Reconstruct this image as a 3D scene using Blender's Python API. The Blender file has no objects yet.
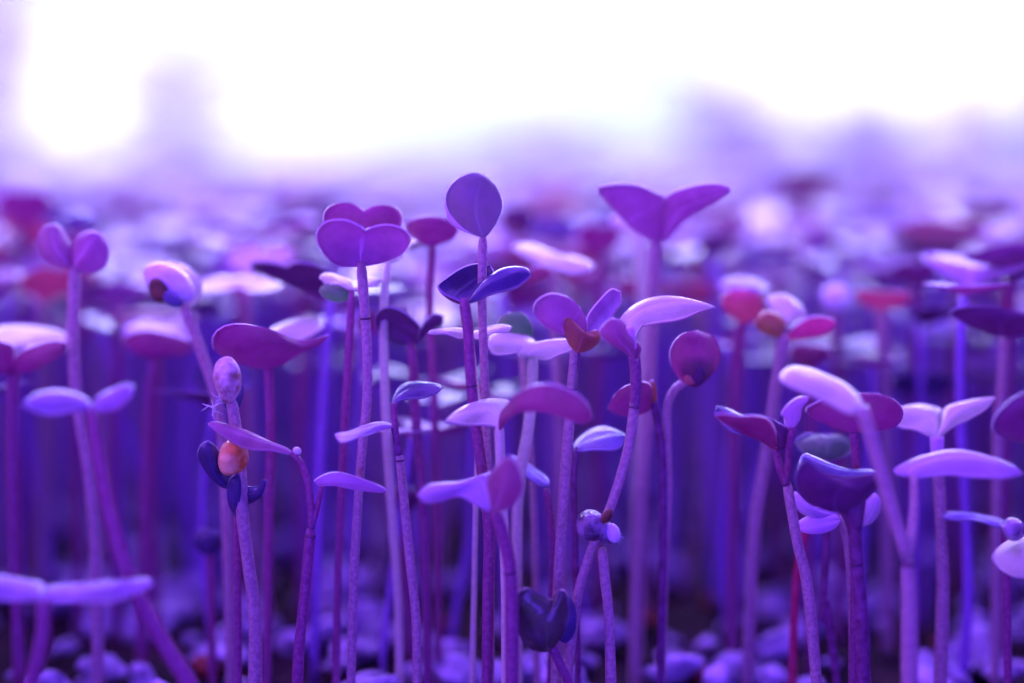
import bpy, math, random
import numpy as np
random.seed(7)
rng = np.random.default_rng(11)
C = bpy.context.scene.collection
sc = bpy.context.scene

# ------------------------------------------------------------------ camera
F = 1760.0                      # focal length in pixels of the 1024x683 frame
CZ = 0.077                      # height of the lens above the growing medium
TH = math.atan((341.5 - 140) / F)
cam_d = bpy.data.cameras.new('camera')
cam = bpy.data.objects.new('camera', cam_d); C.objects.link(cam)
cam.location = (0, 0, CZ); cam.rotation_euler = (math.pi / 2 - TH, 0, 0)
cam_d.sensor_width = 36; cam_d.lens = F * 36 / 1024
cam_d.clip_start = 0.01; cam_d.clip_end = 50
cam_d.dof.use_dof = True; cam_d.dof.focus_distance = 0.222
cam_d.dof.aperture_fstop = 5.0
cam_d.dof.aperture_blades = 0
sc.camera = cam
CS, SN = math.cos(TH), math.sin(TH)

def P(px, py, Y):
    """point of the vertical plane y = Y (metres) seen at a pixel of the photograph"""
    a = (px - 512) / F; b = -(py - 341.5) / F
    dx, dy, dz = a, CS + b * SN, -SN + b * CS
    t = Y / dy
    return np.array([dx * t, Y, CZ + dz * t])

# ------------------------------------------------------------------ materials
def new_mat(name):
    m = bpy.data.materials.new(name); m.use_nodes = True
    nt = m.node_tree; nt.nodes.clear()
    return m, nt, nt.nodes, nt.links

def leaf_mat(name, col, col2, trans, tcol, rough=0.42, spec=0.5, vein=None, sheen=0.0, patch=.5):
    m, nt, N, L = new_mat(name)
    out = N.new('ShaderNodeOutputMaterial')
    pr = N.new('ShaderNodeBsdfPrincipled'); tr = N.new('ShaderNodeBsdfTranslucent'); mix = N.new('ShaderNodeMixShader')
    tc = N.new('ShaderNodeTexCoord'); nz = N.new('ShaderNodeTexNoise')
    nz.inputs['Scale'].default_value = 330; nz.inputs['Detail'].default_value = 7; nz.inputs['Roughness'].default_value = .62
    L.new(tc.outputs['Object'], nz.inputs['Vector'])
    cr = N.new('ShaderNodeValToRGB'); cr.color_ramp.elements[0].position = 0.35; cr.color_ramp.elements[1].position = 0.68
    cr.color_ramp.elements[0].color = (*col, 1); cr.color_ramp.elements[1].color = (*col2, 1)
    L.new(nz.outputs['Fac'], cr.inputs['Fac'])
    n3 = N.new('ShaderNodeTexNoise'); n3.inputs['Scale'].default_value = 120; n3.inputs['Detail'].default_value = 3
    L.new(tc.outputs['Object'], n3.inputs['Vector'])
    m3 = N.new('ShaderNodeMapRange'); m3.inputs['From Min'].default_value = .42; m3.inputs['From Max'].default_value = .70
    m3.inputs['To Min'].default_value = 0; m3.inputs['To Max'].default_value = patch
    L.new(n3.outputs['Fac'], m3.inputs['Value'])
    x3 = N.new('ShaderNodeMix'); x3.data_type = 'RGBA'; L.new(m3.outputs[0], x3.inputs[0]); L.new(cr.outputs['Color'], x3.inputs[6])
    x3.inputs[7].default_value = (.40, .36, .22, 1)
    colo = x3.outputs[2]
    # midrib and side veins from the leaf's own UVs
    uv = N.new('ShaderNodeSeparateXYZ'); L.new(tc.outputs['UV'], uv.inputs[0])
    d = N.new('ShaderNodeMath'); d.operation = 'ABSOLUTE'; L.new(uv.outputs['X'], d.inputs[0])
    mr = N.new('ShaderNodeMapRange'); mr.interpolation_type = 'SMOOTHSTEP'
    mr.inputs['From Min'].default_value = 0.015; mr.inputs['From Max'].default_value = 0.085
    mr.inputs['To Min'].default_value = 1; mr.inputs['To Max'].default_value = 0
    L.new(d.outputs[0], mr.inputs['Value'])
    fd = N.new('ShaderNodeMapRange'); fd.inputs['From Min'].default_value = 0.25; fd.inputs['From Max'].default_value = 0.85
    fd.inputs['To Min'].default_value = 1; fd.inputs['To Max'].default_value = 0.1
    L.new(uv.outputs['Y'], fd.inputs['Value'])
    mu = N.new('ShaderNodeMath'); mu.operation = 'MULTIPLY'; L.new(mr.outputs[0], mu.inputs[0]); L.new(fd.outputs[0], mu.inputs[1])
    mx = N.new('ShaderNodeMix'); mx.data_type = 'RGBA'
    v = vein or tuple(min(1, c * 1.6 + .06) for c in col)
    mx.inputs[7].default_value = (*v, 1); L.new(colo, mx.inputs[6]); L.new(mu.outputs[0], mx.inputs[0])
    # margin of the blade painted paler, imitating the backlit edge glow
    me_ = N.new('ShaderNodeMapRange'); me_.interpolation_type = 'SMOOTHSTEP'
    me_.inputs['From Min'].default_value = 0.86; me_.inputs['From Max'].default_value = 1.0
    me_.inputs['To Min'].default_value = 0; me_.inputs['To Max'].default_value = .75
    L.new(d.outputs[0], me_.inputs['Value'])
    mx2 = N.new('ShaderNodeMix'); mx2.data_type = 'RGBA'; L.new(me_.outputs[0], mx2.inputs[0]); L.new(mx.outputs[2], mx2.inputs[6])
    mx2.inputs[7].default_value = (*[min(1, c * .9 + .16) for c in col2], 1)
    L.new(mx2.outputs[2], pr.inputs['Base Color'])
    pr.inputs['Roughness'].default_value = rough; pr.inputs['Specular IOR Level'].default_value = spec
    pr.inputs['Sheen Weight'].default_value = sheen; pr.inputs['Sheen Roughness'].default_value = 0.5
    bp = N.new('ShaderNodeBump'); bp.inputs['Strength'].default_value = 0.5; bp.inputs['Distance'].default_value = 0.0002
    n2 = N.new('ShaderNodeTexNoise'); n2.inputs['Scale'].default_value = 1500; n2.inputs['Detail'].default_value = 2
    L.new(tc.outputs['Object'], n2.inputs['Vector']); L.new(n2.outputs['Fac'], bp.inputs['Height'])
    L.new(bp.outputs[0], pr.inputs['Normal'])
    tr.inputs['Color'].default_value = (*tcol, 1)
    mix.inputs[0].default_value = trans
    L.new(pr.outputs[0], mix.inputs[1]); L.new(tr.outputs[0], mix.inputs[2]); L.new(mix.outputs[0], out.inputs[0])
    return m

def plain_mat(name, col, rough=0.5, spec=0.4, noise=None, scale=300, bump=0.0, metallic=0.0, trans=0.0, tcol=None, bscale=None):
    m, nt, N, L = new_mat(name)
    out = N.new('ShaderNodeOutputMaterial'); pr = N.new('ShaderNodeBsdfPrincipled')
    pr.inputs['Base Color'].default_value = (*col, 1); pr.inputs['Roughness'].default_value = rough
    pr.inputs['Specular IOR Level'].default_value = spec; pr.inputs['Metallic'].default_value = metallic
    tc = N.new('ShaderNodeTexCoord')
    if noise:
        nz = N.new('ShaderNodeTexNoise'); nz.inputs['Scale'].default_value = scale; nz.inputs['Detail'].default_value = 5
        L.new(tc.outputs['Object'], nz.inputs['Vector'])
        cr = N.new('ShaderNodeValToRGB'); cr.color_ramp.elements[0].position = 0.38; cr.color_ramp.elements[1].position = 0.64
        cr.color_ramp.elements[0].color = (*col, 1); cr.color_ramp.elements[1].color = (*noise, 1)
        L.new(nz.outputs['Fac'], cr.inputs['Fac']); L.new(cr.outputs['Color'], pr.inputs['Base Color'])
    if bump:
        bp = N.new('ShaderNodeBump'); bp.inputs['Strength'].default_value = bump; bp.inputs['Distance'].default_value = 0.0004
        n2 = N.new('ShaderNodeTexNoise'); n2.inputs['Scale'].default_value = bscale or scale * 2.5; n2.inputs['Detail'].default_value = 4
        L.new(tc.outputs['Object'], n2.inputs['Vector']); L.new(n2.outputs['Fac'], bp.inputs['Height']); L.new(bp.outputs[0], pr.inputs['Normal'])
    if trans:
        tr = N.new('ShaderNodeBsdfTranslucent'); tr.inputs['Color'].default_value = (*(tcol or col), 1)
        mix = N.new('ShaderNodeMixShader'); mix.inputs[0].default_value = trans
        L.new(pr.outputs[0], mix.inputs[1]); L.new(tr.outputs[0], mix.inputs[2]); L.new(mix.outputs[0], out.inputs[0])
    else:
        L.new(pr.outputs[0], out.inputs[0])
    return m

def emit_mat(name, col, s):
    m, nt, N, L = new_mat(name)
    out = N.new('ShaderNodeOutputMaterial'); e = N.new('ShaderNodeEmission')
    e.inputs[0].default_value = (*col, 1); e.inputs[1].default_value = s; L.new(e.outputs[0], out.inputs[0]); return m

M = {}
# leaf tops
M['top']   = leaf_mat('leaf_top_violet',  (.26,.18,.40), (.50,.40,.66), .30, (.62,.20,.75), rough=.38, spec=.6, sheen=.25)
M['pale']  = leaf_mat('leaf_top_sheen_pale',    (.72,.88,.52), (.90,1.0,.66), .28, (.80,.90,.62), rough=.38, spec=.6, sheen=.3)  # whiter copy of the leaf top, white sheen put into the colour
M['blue']  = leaf_mat('leaf_top_blue',    (.11,.11,.34), (.30,.30,.62), .22, (.30,.20,.85), rough=.40, spec=.6, sheen=.2)
M['navy']  = leaf_mat('leaf_top_dark',    (.05,.035,.13), (.10,.06,.24), .12, (.15,.05,.35), rough=.33, spec=.55, patch=.10)
# leaf undersides
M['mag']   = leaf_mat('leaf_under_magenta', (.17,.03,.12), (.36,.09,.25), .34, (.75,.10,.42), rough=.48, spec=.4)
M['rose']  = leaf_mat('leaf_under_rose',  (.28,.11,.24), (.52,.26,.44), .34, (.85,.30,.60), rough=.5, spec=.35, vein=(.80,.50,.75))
M['plum']  = leaf_mat('leaf_under_plum',  (.12,.022,.11), (.22,.05,.20), .12, (.50,.06,.30), rough=.42, spec=.5, patch=.12)
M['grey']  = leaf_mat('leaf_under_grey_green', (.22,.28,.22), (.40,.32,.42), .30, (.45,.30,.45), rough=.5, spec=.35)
M['green'] = leaf_mat('leaf_green',       (.10,.24,.12), (.22,.38,.22), .25, (.2,.6,.25), rough=.5, spec=.3)
M['brown'] = leaf_mat('leaf_brown_orange', (.40,.12,.10), (.52,.24,.10), .25, (.8,.3,.15), rough=.45, spec=.4)
M['lilac'] = leaf_mat('leaf_lilac',       (.55,.40,.72), (.66,.50,.82), .35, (.80,.42,.90), rough=.42, spec=.5, sheen=.3)
M['olive'] = leaf_mat('leaf_olive_glossy', (.05,.09,.03), (.10,.05,.12), .08, (.3,.2,.3), rough=.22, spec=.9, patch=.15)
M['rasp']  = leaf_mat('leaf_under_raspberry', (.50,.05,.16), (.72,.14,.30), .40, (.95,.12,.35), rough=.45, spec=.4, patch=.2)
M['rim']   = plain_mat('leaf_rim', (.90,.74,.92), .35, .6, trans=.5)  # rim strip coloured pale to stand in for backlight on the edge
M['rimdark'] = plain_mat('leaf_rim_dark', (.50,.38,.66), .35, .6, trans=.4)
# stems
M['stem_pale']  = plain_mat('stem_pale_lilac', (.36,.25,.29), .40, .5, noise=(.60,.48,.47), scale=2200, bump=.5, trans=.22, tcol=(.9,.45,.7), bscale=1600)
M['stem_mag']   = plain_mat('stem_magenta', (.22,.06,.19), .40, .5, noise=(.36,.14,.30), scale=2000, bump=.5, trans=.22, tcol=(.9,.15,.5), bscale=1600)
M['stem_dark']  = plain_mat('stem_dark_plum', (.15,.035,.13), .4, .45, noise=(.26,.08,.24), scale=800, bump=.5, trans=.1, tcol=(.5,.1,.4), bscale=1600)
M['stem_white'] = plain_mat('stem_whitish', (.66,.68,.50), .42, .5, noise=(.84,.86,.64), scale=1800, bump=.4, trans=.25, tcol=(.9,.75,.85), bscale=1600)
M['stem_red']   = plain_mat('stem_red', (.50,.03,.12), .42, .45, noise=(.62,.08,.2), scale=700, bump=.4, trans=.22, tcol=(.95,.1,.2), bscale=1600)
M['stem_vio']   = plain_mat('stem_haze_violet', (.30,.15,.56), .42, .45, noise=(.46,.26,.78), scale=1500, bump=.4, trans=.3, tcol=(.6,.3,.9), bscale=1600)  # stems farther back, blue of scattered light painted into their colour
M['node']  = plain_mat('stem_node_dark', (.10,.03,.09), .5, .4, noise=(.2,.07,.14), scale=900)
# seed coats
M['coat_tan']    = plain_mat('seed_coat_tan', (.34,.17,.11), .5, .5, noise=(.95,.86,.74), scale=520, bump=1.0)
M['coat_orange'] = plain_mat('seed_coat_orange', (.72,.25,.04), .36, .6, noise=(1.0,.72,.28), scale=420, bump=1.0)
M['coat_shiny']  = plain_mat('seed_coat_shiny_violet', (.06,.03,.07), .14, 1.0, noise=(.42,.32,.46), scale=520, bump=1.0)
M['coat_brown']  = plain_mat('seed_coat_dark_brown', (.04,.015,.01), .5, .4, noise=(.22,.10,.04), scale=500, bump=.8)
M['coat_white']  = plain_mat('seed_coat_pale', (.74,.62,.80), .4, .5, noise=(.90,.88,.94), scale=300, bump=.6)
M['coat_red']    = plain_mat('seed_hull_red_brown', (.26,.03,.02), .42, .5, noise=(.38,.08,.04), scale=200, bump=.6)
M['frill']       = plain_mat('root_hair_white', (.80,.76,.86), .5, .4, trans=.3)

# ------------------------------------------------------------------ mesh helpers
def mesh_obj(name, V, Fc, mats, mi=None, parent=None, origin=None, uvs=None, smooth=True):
    V = np.asarray(V, float)
    if origin is not None: V = V - np.asarray(origin)
    me = bpy.data.meshes.new(name); me.from_pydata(V.tolist(), [], [tuple(map(int, f)) for f in Fc])
    for m in mats: me.materials.append(m)
    if mi is not None: me.polygons.foreach_set('material_index', np.asarray(mi, dtype=np.int32))
    if smooth: me.polygons.foreach_set('use_smooth', np.ones(len(me.polygons), dtype=bool))
    if uvs is not None:
        uv = me.uv_layers.new(name='UVMap'); idx = np.zeros(len(me.loops), dtype=np.int32); me.loops.foreach_get('vertex_index', idx)
        uv.data.foreach_set('uv', np.asarray(uvs, dtype=np.float32)[idx].ravel())
    me.update()
    o = bpy.data.objects.new(name, me); C.objects.link(o)
    if parent is not None: o.parent = parent
    return o

def catmull(pts, n):
    pts = np.asarray(pts, float); k = len(pts)
    if k == 2:
        t = np.linspace(0, 1, n)[:, None]; return pts[0] * (1 - t) + pts[1] * t
    ext = np.vstack([2 * pts[0] - pts[1], pts, 2 * pts[-1] - pts[-2]])
    dense = []
    for i in range(k - 1):
        p0, p1, p2, p3 = ext[i:i + 4]
        for t in np.linspace(0, 1, 14, endpoint=False):
            dense.append(.5 * ((2 * p1) + (-p0 + p2) * t + (2 * p0 - 5 * p1 + 4 * p2 - p3) * t * t + (-p0 + 3 * p1 - 3 * p2 + p3) * t ** 3))
    dense.append(pts[-1]); dense = np.array(dense)
    s = np.r_[0, np.cumsum(np.linalg.norm(np.diff(dense, axis=0), axis=1))]
    u = np.linspace(0, s[-1], n)
    return np.stack([np.interp(u, s, dense[:, j]) for j in range(dense.shape[1])], 1)

def grid_normals(G):
    du = np.gradient(G, axis=0); dv = np.gradient(G, axis=1)
    n = np.cross(du, dv); ln = np.linalg.norm(n, axis=2, keepdims=True)
    avg = n.sum((0, 1)); avg /= max(np.linalg.norm(avg), 1e-12)
    n = np.where(ln < 1e-14, avg, n / np.maximum(ln, 1e-14))
    n = n + avg * 0.25
    return n / np.linalg.norm(n, axis=2, keepdims=True), avg

def leaf_shell(L3, R3, bulge, thick, cols, wave=0.0, eye=None, seed=0):
    """closed thin leaf between two 3-D side curves; returns V, F, material index (0 front, 1 back, 2 rim), uv"""
    n = len(L3); c = np.linspace(-1, 1, cols)
    cc = np.sin(c * math.pi / 2) * .35 + c * .65
    mid = (L3 + R3) / 2; half = (R3 - L3) / 2
    w = np.linspace(0, 1, n)
    base, tip = mid[0], mid[-1]; ax = tip - base; l2 = max(float(ax @ ax), 1e-12)
    along = ((mid - base) @ ax) / l2
    if along.max() > 1.015:                      # notched tip: the midrib ends in the notch
        target = np.clip(along / along.max(), 0, 1) * .0 + w ** .9
        spine = mid + (target - along)[:, None] * ax
        ac = np.abs(cc) * .75 + .25 * cc ** 2
        side = np.where((cc < 0)[None, :, None], L3[:, None, :], R3[:, None, :])
        G = spine[:, None, :] * (1 - ac)[None, :, None] + side * ac[None, :, None]
    else:
        G = mid[:, None, :] + cc[None, :, None] * half[:, None, :]
    _, avg = grid_normals(G)
    if eye is not None and np.dot(avg, eye - mid.mean(0)) < 0: avg = -avg
    r = np.random.default_rng(seed + 5)
    ph = r.uniform(0, 6.28, 3)
    sh = (1 - cc[None, :] ** 2) * np.sin(np.pi * np.clip(w, 0, 1))[:, None] ** .7
    dis = bulge * sh
    if wave:
        dis = dis + wave * (np.abs(cc)[None, :] ** 1.5) * np.sin(w[:, None] * 7 + ph[0] + cc[None, :] * 1.5) * np.sin(np.pi * w)[:, None]
        dis = dis - wave * .5 * np.exp(-(cc[None, :] / .10) ** 2) * np.sin(np.pi * w)[:, None]      # groove of the midrib
    G = G + dis[:, :, None] * avg
    nn, av2 = grid_normals(G)
    if np.dot(av2, avg) < 0: nn = -nn
    # thinner toward the edge
    tk = thick * (0.8 + 0.2 * (1 - np.abs(cc) ** 4))[None, :, None]
    A = (G + nn * tk / 2).reshape(-1, 3); B = (G - nn * tk / 2).reshape(-1, 3)
    V = [A, B]; off = n * cols
    uv = np.stack([np.tile(c, n), np.repeat(w, cols)], 1)
    Fc = []; mi = []
    flip = np.dot(np.cross(G[n // 2 + 1, cols // 2] - G[n // 2, cols // 2], G[n // 2, cols // 2 + 1] - G[n // 2, cols // 2]), nn[n // 2, cols // 2]) < 0
    for i in range(n - 1):
        for j in range(cols - 1):
            a, b, c2, d = i * cols + j, (i + 1) * cols + j, (i + 1) * cols + j + 1, i * cols + j + 1
            q = (a, b, c2, d) if not flip else (d, c2, b, a)
            Fc.append(q); mi.append(0)
            Fc.append(tuple(x + off for x in reversed(q))); mi.append(1)
    ring = [(i, 0) for i in range(n)] + [(n - 1, j) for j in range(1, cols)] + [(i, cols - 1) for i in range(n - 2, -1, -1)] + [(0, j) for j in range(cols - 2, 0, -1)]
    idx = [i * cols + j for i, j in ring]
    cen = G.reshape(-1, 3).mean(0)
    rimv = []
    for i, j in ring:
        p = G[i, j]; o = p - G[i, cols // 2] if j in (0, cols - 1) and 0 < i < n - 1 else p - cen
        l = np.linalg.norm(o); o = o / l if l > 1e-9 else np.zeros(3)
        rimv.append(p + o * thick * .45)
    V.append(np.array(rimv)); ro = 2 * off; k = len(idx)
    uv = np.vstack([uv, uv, np.array([[1.0, .5]] * k)])
    for q in range(k):
        q2 = (q + 1) % k
        f1 = (idx[q], ro + q, ro + q2, idx[q2]); f2 = (ro + q, idx[q] + off, idx[q2] + off, ro + q2)
        if not flip: f1 = f1[::-1]; f2 = f2[::-1]
        Fc += [f1[::-1] if False else f1, f2]; mi += [2, 2]
    return np.vstack(V), Fc, mi, uv

def tube(path, rad, sides=10, cap=True):
    path = np.asarray(path); n = len(path); rad = np.asarray(rad)
    t = np.gradient(path, axis=0); t /= np.linalg.norm(t, axis=1)[:, None] + 1e-12
    V = []; ref = np.array([0.0, 1.0, 0.13])
    for i in range(n):
        a = np.cross(t[i], ref); a /= np.linalg.norm(a) + 1e-12; b = np.cross(t[i], a)
        for k in range(sides):
            an = 2 * math.pi * k / sides
            V.append(path[i] + rad[i] * (math.cos(an) * a + math.sin(an) * b))
    Fc = [(i * sides + k, i * sides + (k + 1) % sides, (i + 1) * sides + (k + 1) % sides, (i + 1) * sides + k) for i in range(n - 1) for k in range(sides)]
    if cap: Fc += [tuple(range(sides - 1, -1, -1)), tuple((n - 1) * sides + k for k in range(sides))]
    return np.array(V), Fc

def blob(c, rx, rz, ang, ry=None, lump=.10, seed=0, groove=0, nu=28, nv=18):
    """a seed coat: egg with dents; c world centre, rx/rz half sizes in the picture plane, ang degrees"""
    r = np.random.default_rng(seed); ry = ry or rx
    V = []
    K = r.normal(size=(6, 3)) * 1.8; ph = r.uniform(0, 6.28, 6)
    for j in range(nv + 1):
        th = math.pi * j / nv
        for i in range(nu):
            a = 2 * math.pi * i / nu
            d = np.array([math.sin(th) * math.cos(a), math.sin(th) * math.sin(a), math.cos(th)])
            s = 1 + lump * np.sin(K @ d + ph).sum() / 3
            if groove: s *= 1 - .20 * math.exp(-((math.sin(a * groove / 2 + .6)) / .28) ** 2) * math.sin(th) ** .5
            s *= 1 + .10 * d[2]
            V.append([d[0] * rx * s, d[1] * ry * s, d[2] * rz * s])
    V = np.array(V); an = math.radians(ang); ca, sa = math.cos(an), math.sin(an)
    V = np.stack([V[:, 0] * ca + V[:, 2] * sa, V[:, 1], -V[:, 0] * sa + V[:, 2] * ca], 1) + c
    Fc = [(j * nu + i, (j + 1) * nu + i, (j + 1) * nu + (i + 1) % nu, j * nu + (i + 1) % nu) for j in range(nv) for i in range(nu)]
    return V, Fc

EYE = np.array([0, 0, CZ])
def root(name, loc, label, cat, group=None):
    o = bpy.data.objects.new(name, None); C.objects.link(o); o.location = loc
    o.empty_display_size = .004; o['label'] = label; o['category'] = cat
    if group: o['group'] = group
    return o

hero_xy = []
seedno = [0]
def seedling(label, Y, stem, w=10, sm='stem_pale', leaves=(), pets=(), blobs=(), node=None, w2=None, foot=0.0, frills=(), group=None):
    """stem: pixels from the top down. leaves: (loop, tip index, gx, gy, bulge mm, front, back[, dY mm]);
    pets: (pixels, w, material[, dY list]); blobs: (x, y, w, h, angle, material[, dY, groove, name, label])"""
    seedno[0] += 1; sd = seedno[0]
    Y = 220 + (Y - 220) * .68
    Ym = Y / 1000.0; s = Ym / F                      # metres per pixel at this distance
    # ground point
    last = P(*stem[-1], Ym)
    pts = [P(x, y, Ym) for x, y in stem]
    if last[2] > 0.0012:
        drift = (pts[-1][0] - pts[-2][0]) / max(1e-6, pts[-2][2] - pts[-1][2])
        drift = max(-.25, min(.25, drift)) * .6
        g = np.array([last[0] + drift * (last[2] + .001), last[1] + foot / 1000, -.001])
        if last[2] > 0.012: pts.append((last + g) / 2 + np.array([drift * .0006, 0, 0]))
        pts.append(g)
    base = np.array([pts[-1][0], pts[-1][1], 0.0])
    hero_xy.append((base[0], base[1])); 
    o = root('seedling', base, label, 'seedling', group)
    n = max(14, int(6 * len(pts)))
    path = catmull(pts, n)
    rr = np.linspace(w / 2 * s, (w2 or w) / 2 * s, n)
    rr = rr * (1 + .04 * np.sin(np.linspace(0, 9, n) + sd)); rr[0] *= .72
    V, Fc = tube(path, rr, 12)
    mesh_obj('stem', V, Fc, [M[sm]], parent=o, origin=base)
    if node:
        c = P(*node, Ym); i = int(np.argmin(np.linalg.norm(path - c, axis=1))); i = max(1, min(n - 2, i))
        t = path[i + 1] - path[i - 1]; t /= np.linalg.norm(t); r0 = rr[i]
        V, Fc = tube([path[i] - t * r0 * .45, path[i] - t * r0 * .1, path[i] + t * r0 * .1, path[i] + t * r0 * .45], [r0 * .9, r0 * 1.05, r0 * 1.05, r0 * .9], 12)
        mesh_obj('stem_node', V, Fc, [M['node']], parent=o, origin=base)
    for pt in pets:
        dys = pt[3] if len(pt) > 3 else [0] * len(pt[0])
        pp = [P(x, y, Ym + d / 1000) for (x, y), d in zip(pt[0], dys)]
        pa = catmull(pp, 12); pw = pt[1]
        a, b = pw if isinstance(pw, tuple) else (pw, pw)
        V, Fc = tube(pa, np.linspace(a, b, 12) / 2 * s, 10)
        mesh_obj('petiole', V, Fc, [M[pt[2]]], parent=o, origin=base)
    for k, lf in enumerate(leaves):
        loop, ti, gx, gy, bu, fm, bm = lf[:7]; d0 = lf[7] if len(lf) > 7 else 0
        bx, by = loop[0]; mm = s * 1000
        def D(x, y): return Ym + (d0 + gx * (x - bx) * mm + gy * (by - y) * mm) / 1000
        # a slight cone keeps long outlines from being flat
        L = [P(x, y, D(x, y)) for x, y in loop[:ti + 1]]
        R = [P(x, y, D(x, y)) for x, y in [loop[0]] + loop[:ti - 1:-1]]
        N_ = 22
        L3, R3 = catmull(L, N_), catmull(R, N_)
        V, Fc, mi, uv = leaf_shell(L3, R3, bu / 1000, .00032, 13, wave=.0003, eye=EYE, seed=sd * 7 + k)
        rim = 'rimdark' if fm in ('navy', 'plum', 'blue') else 'rim'
        mesh_obj('cotyledon', V, Fc, [M[fm], M[bm], M[rim]], mi, parent=o, origin=base, uvs=uv)
    for k, b in enumerate(blobs):
        x, y, bw, bh, ang, m = b[:6]; dy = b[6] if len(b) > 6 else 0; gr = b[7] if len(b) > 7 else 0
        nm = b[8] if len(b) > 8 else 'seed_coat'
        V, Fc = blob(P(x, y, Ym + dy / 1000), bw / 2 * s, bh / 2 * s, ang, lump=.07, seed=sd * 3 + k, groove=gr)
        q = mesh_obj(nm, V, Fc, [M[m]], parent=o, origin=base)
        if len(b) > 9: q['label'] = b[9]
    for k, (x, y, rad, cnt) in enumerate(frills):
        r = np.random.default_rng(sd + k); c = P(x, y, Ym); VV = []; FF = []
        for _ in range(cnt):
            d = r.normal(size=3); d /= np.linalg.norm(d); l = rad * s * r.uniform(.6, 1.2)
            p1 = c + d * l * .5 + r.normal(size=3) * rad * s * .2; p2 = p1 + (d + r.normal(size=3) * .4) * l * .5
            v, f = tube([c, p1, p2], [.8 * s, .6 * s, .3 * s], 5)
            FF += [tuple(i + len(VV) for i in g) for g in f]; VV += list(v)
        mesh_obj('root_hair', VV, FF, [M['frill']], parent=o, origin=base)
    return o

# ------------------------------------------------------------------ the seedlings one can tell apart
S = seedling
S('pink-rimmed heart-shaped leaf held upright on a pale lilac stem, left of centre', 220,
  [(361,262),(364,300),(367,350),(367,400),(362,450),(357,520),(353,600),(351,690)], 10, 'stem_pale',
  [([(361,266),(340,265),(326,255),(316.6,238),(324,224),(343.5,220),(358,225),(365.5,231),(373,227),(387.5,224),(403,228),(410,239),(402,254),(382,263)],7,.15,-.55,-1.2,'rose','top'),
   ([(362,262),(345,250),(328,232),(324,216),(332,206),(347,203),(358,207),(364,211),(378,206),(394,207),(402,216),(398,232),(385,250)],7,.1,.5,.8,'mag','top',6)],
  node=(365,318), w2=9)
S('round grey-violet leaf standing upright like a coin, tallest at centre', 222,
  [(483,234),(482.5,262),(482,300),(484,360),(486,430),(489,520),(490,600),(490,690)], 9, 'stem_pale',
  [([(483.5,237),(464,227.6),(449,211),(447,195),(455.6,180.8),(470,173),(485,176),(496.7,189),(501.6,204),(496.7,221),(489,233)],6,.2,-.3,1.2,'grey','top'),
   ([(482,237),(466,232),(450,220),(443.5,203),(449,200),(458,212),(472,228)],3,.2,.6,.3,'lilac','top',.8)], w2=9)
S('dark violet pair of leaves spread like wings on a magenta stem, below the round leaf', 217,
  [(464,298),(468,330),(471,380),(476,425),(482,470),(489,530),(488,600),(487,690)], 11, 'stem_mag',
  [([(464,303),(455,299),(444,293.5),(438,285),(448,276),(461.5,268.6),(477.6,264.5),(490,266),(493.7,273),(482,283),(472,294)],7,.3,1.1,-1.6,'navy','mag'),
   ([(468,303),(474,297),(485,283),(499.6,272),(517,268),(529,271),(529,277),(511,289),(488,297),(474,302)],5,-.4,1.2,1.2,'navy','mag')],
  node=(472,389), w2=12)
S('plum-coloured leaf pair with one pointed wing, right of the heart-shaped leaf', 238,
  [(411,341),(413,372),(416,420),(421,480),(425,560),(427,640)], 10, 'stem_mag',
  [([(413,344),(400,344),(387,339),(377,330),(375.7,318),(387,308),(402,311),(413,319),(419.7,326),(418,338)],8,.2,-.8,-1,'plum','navy'),
   ([(414,343),(418,334),(424,322),(434,315),(443,316),(440,325),(428,332),(418,341)],4,.5,-.6,.5,'plum','navy')])
S('narrow lilac leaf and narrow dark leaf on one forked stem, left of centre', 219,
  [(399,452),(403,490),(410,560),(416,620),(417,690)], 9, 'stem_pale',
  [([(395,427),(378,430),(365,436),(350,442.5),(340,442.5),(335,435),(346,431.5),(367,426),(385,423.5)],5,.4,2.4,.4,'lilac','plum'),
   ([(394,406),(393,398),(402.6,387),(420,382.5),(436,383.5),(442,388),(436,394),(416,397),(402,401)],5,-.5,2.2,.5,'navy','blue')],
  [([(393,427),(396,440),(399,455)],(5,8),'stem_dark'), ([(394,403),(395,425),(399,453)],(6,7),'stem_mag')], node=(399.5,456), w2=10)
S('pale stem topped by a frayed tan and violet seed coat with root hairs', 219,
  [(231,398),(236,430),(240,470),(243,520),(248,560),(255,620),(255,690)], 12, 'stem_pale',
  [([(226,409),(224,400),(231,391),(241,383),(243,395),(239,407),(233,411)],3,.5,.5,1.2,'navy','navy',.5)], w2=15,
  blobs=[(227,381,28,48,-4,'coat_tan',-.6)], frills=[(213,407,11,12),(219,398,8,9)])
S('glossy navy leaves folded round an orange seed coat, behind the pale stem', 222,
  [(238,500),(238,530),(237,570),(238,620),(238,690)], 8, 'stem_mag',
  [([(235,487),(222,485),(208,474),(199,458),(201,446),(208,441),(217,449),(222,465),(231,478)],5,.4,-.7,1.6,'navy','navy'),
   ([(238,519),(231,509),(227,494),(230,480),(238,474),(243,486),(243,505)],4,.4,-.5,1.4,'navy','navy'),
   ([(243,502),(251,503),(262,495),(266,482),(264,479),(258,488),(247,487),(243,490)],4,-.4,-.6,1.0,'navy','navy')],
  blobs=[(232.5,459,31,37,12,'coat_orange',-4.2,2,'seed_coat','orange wrinkled seed coat')])
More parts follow.
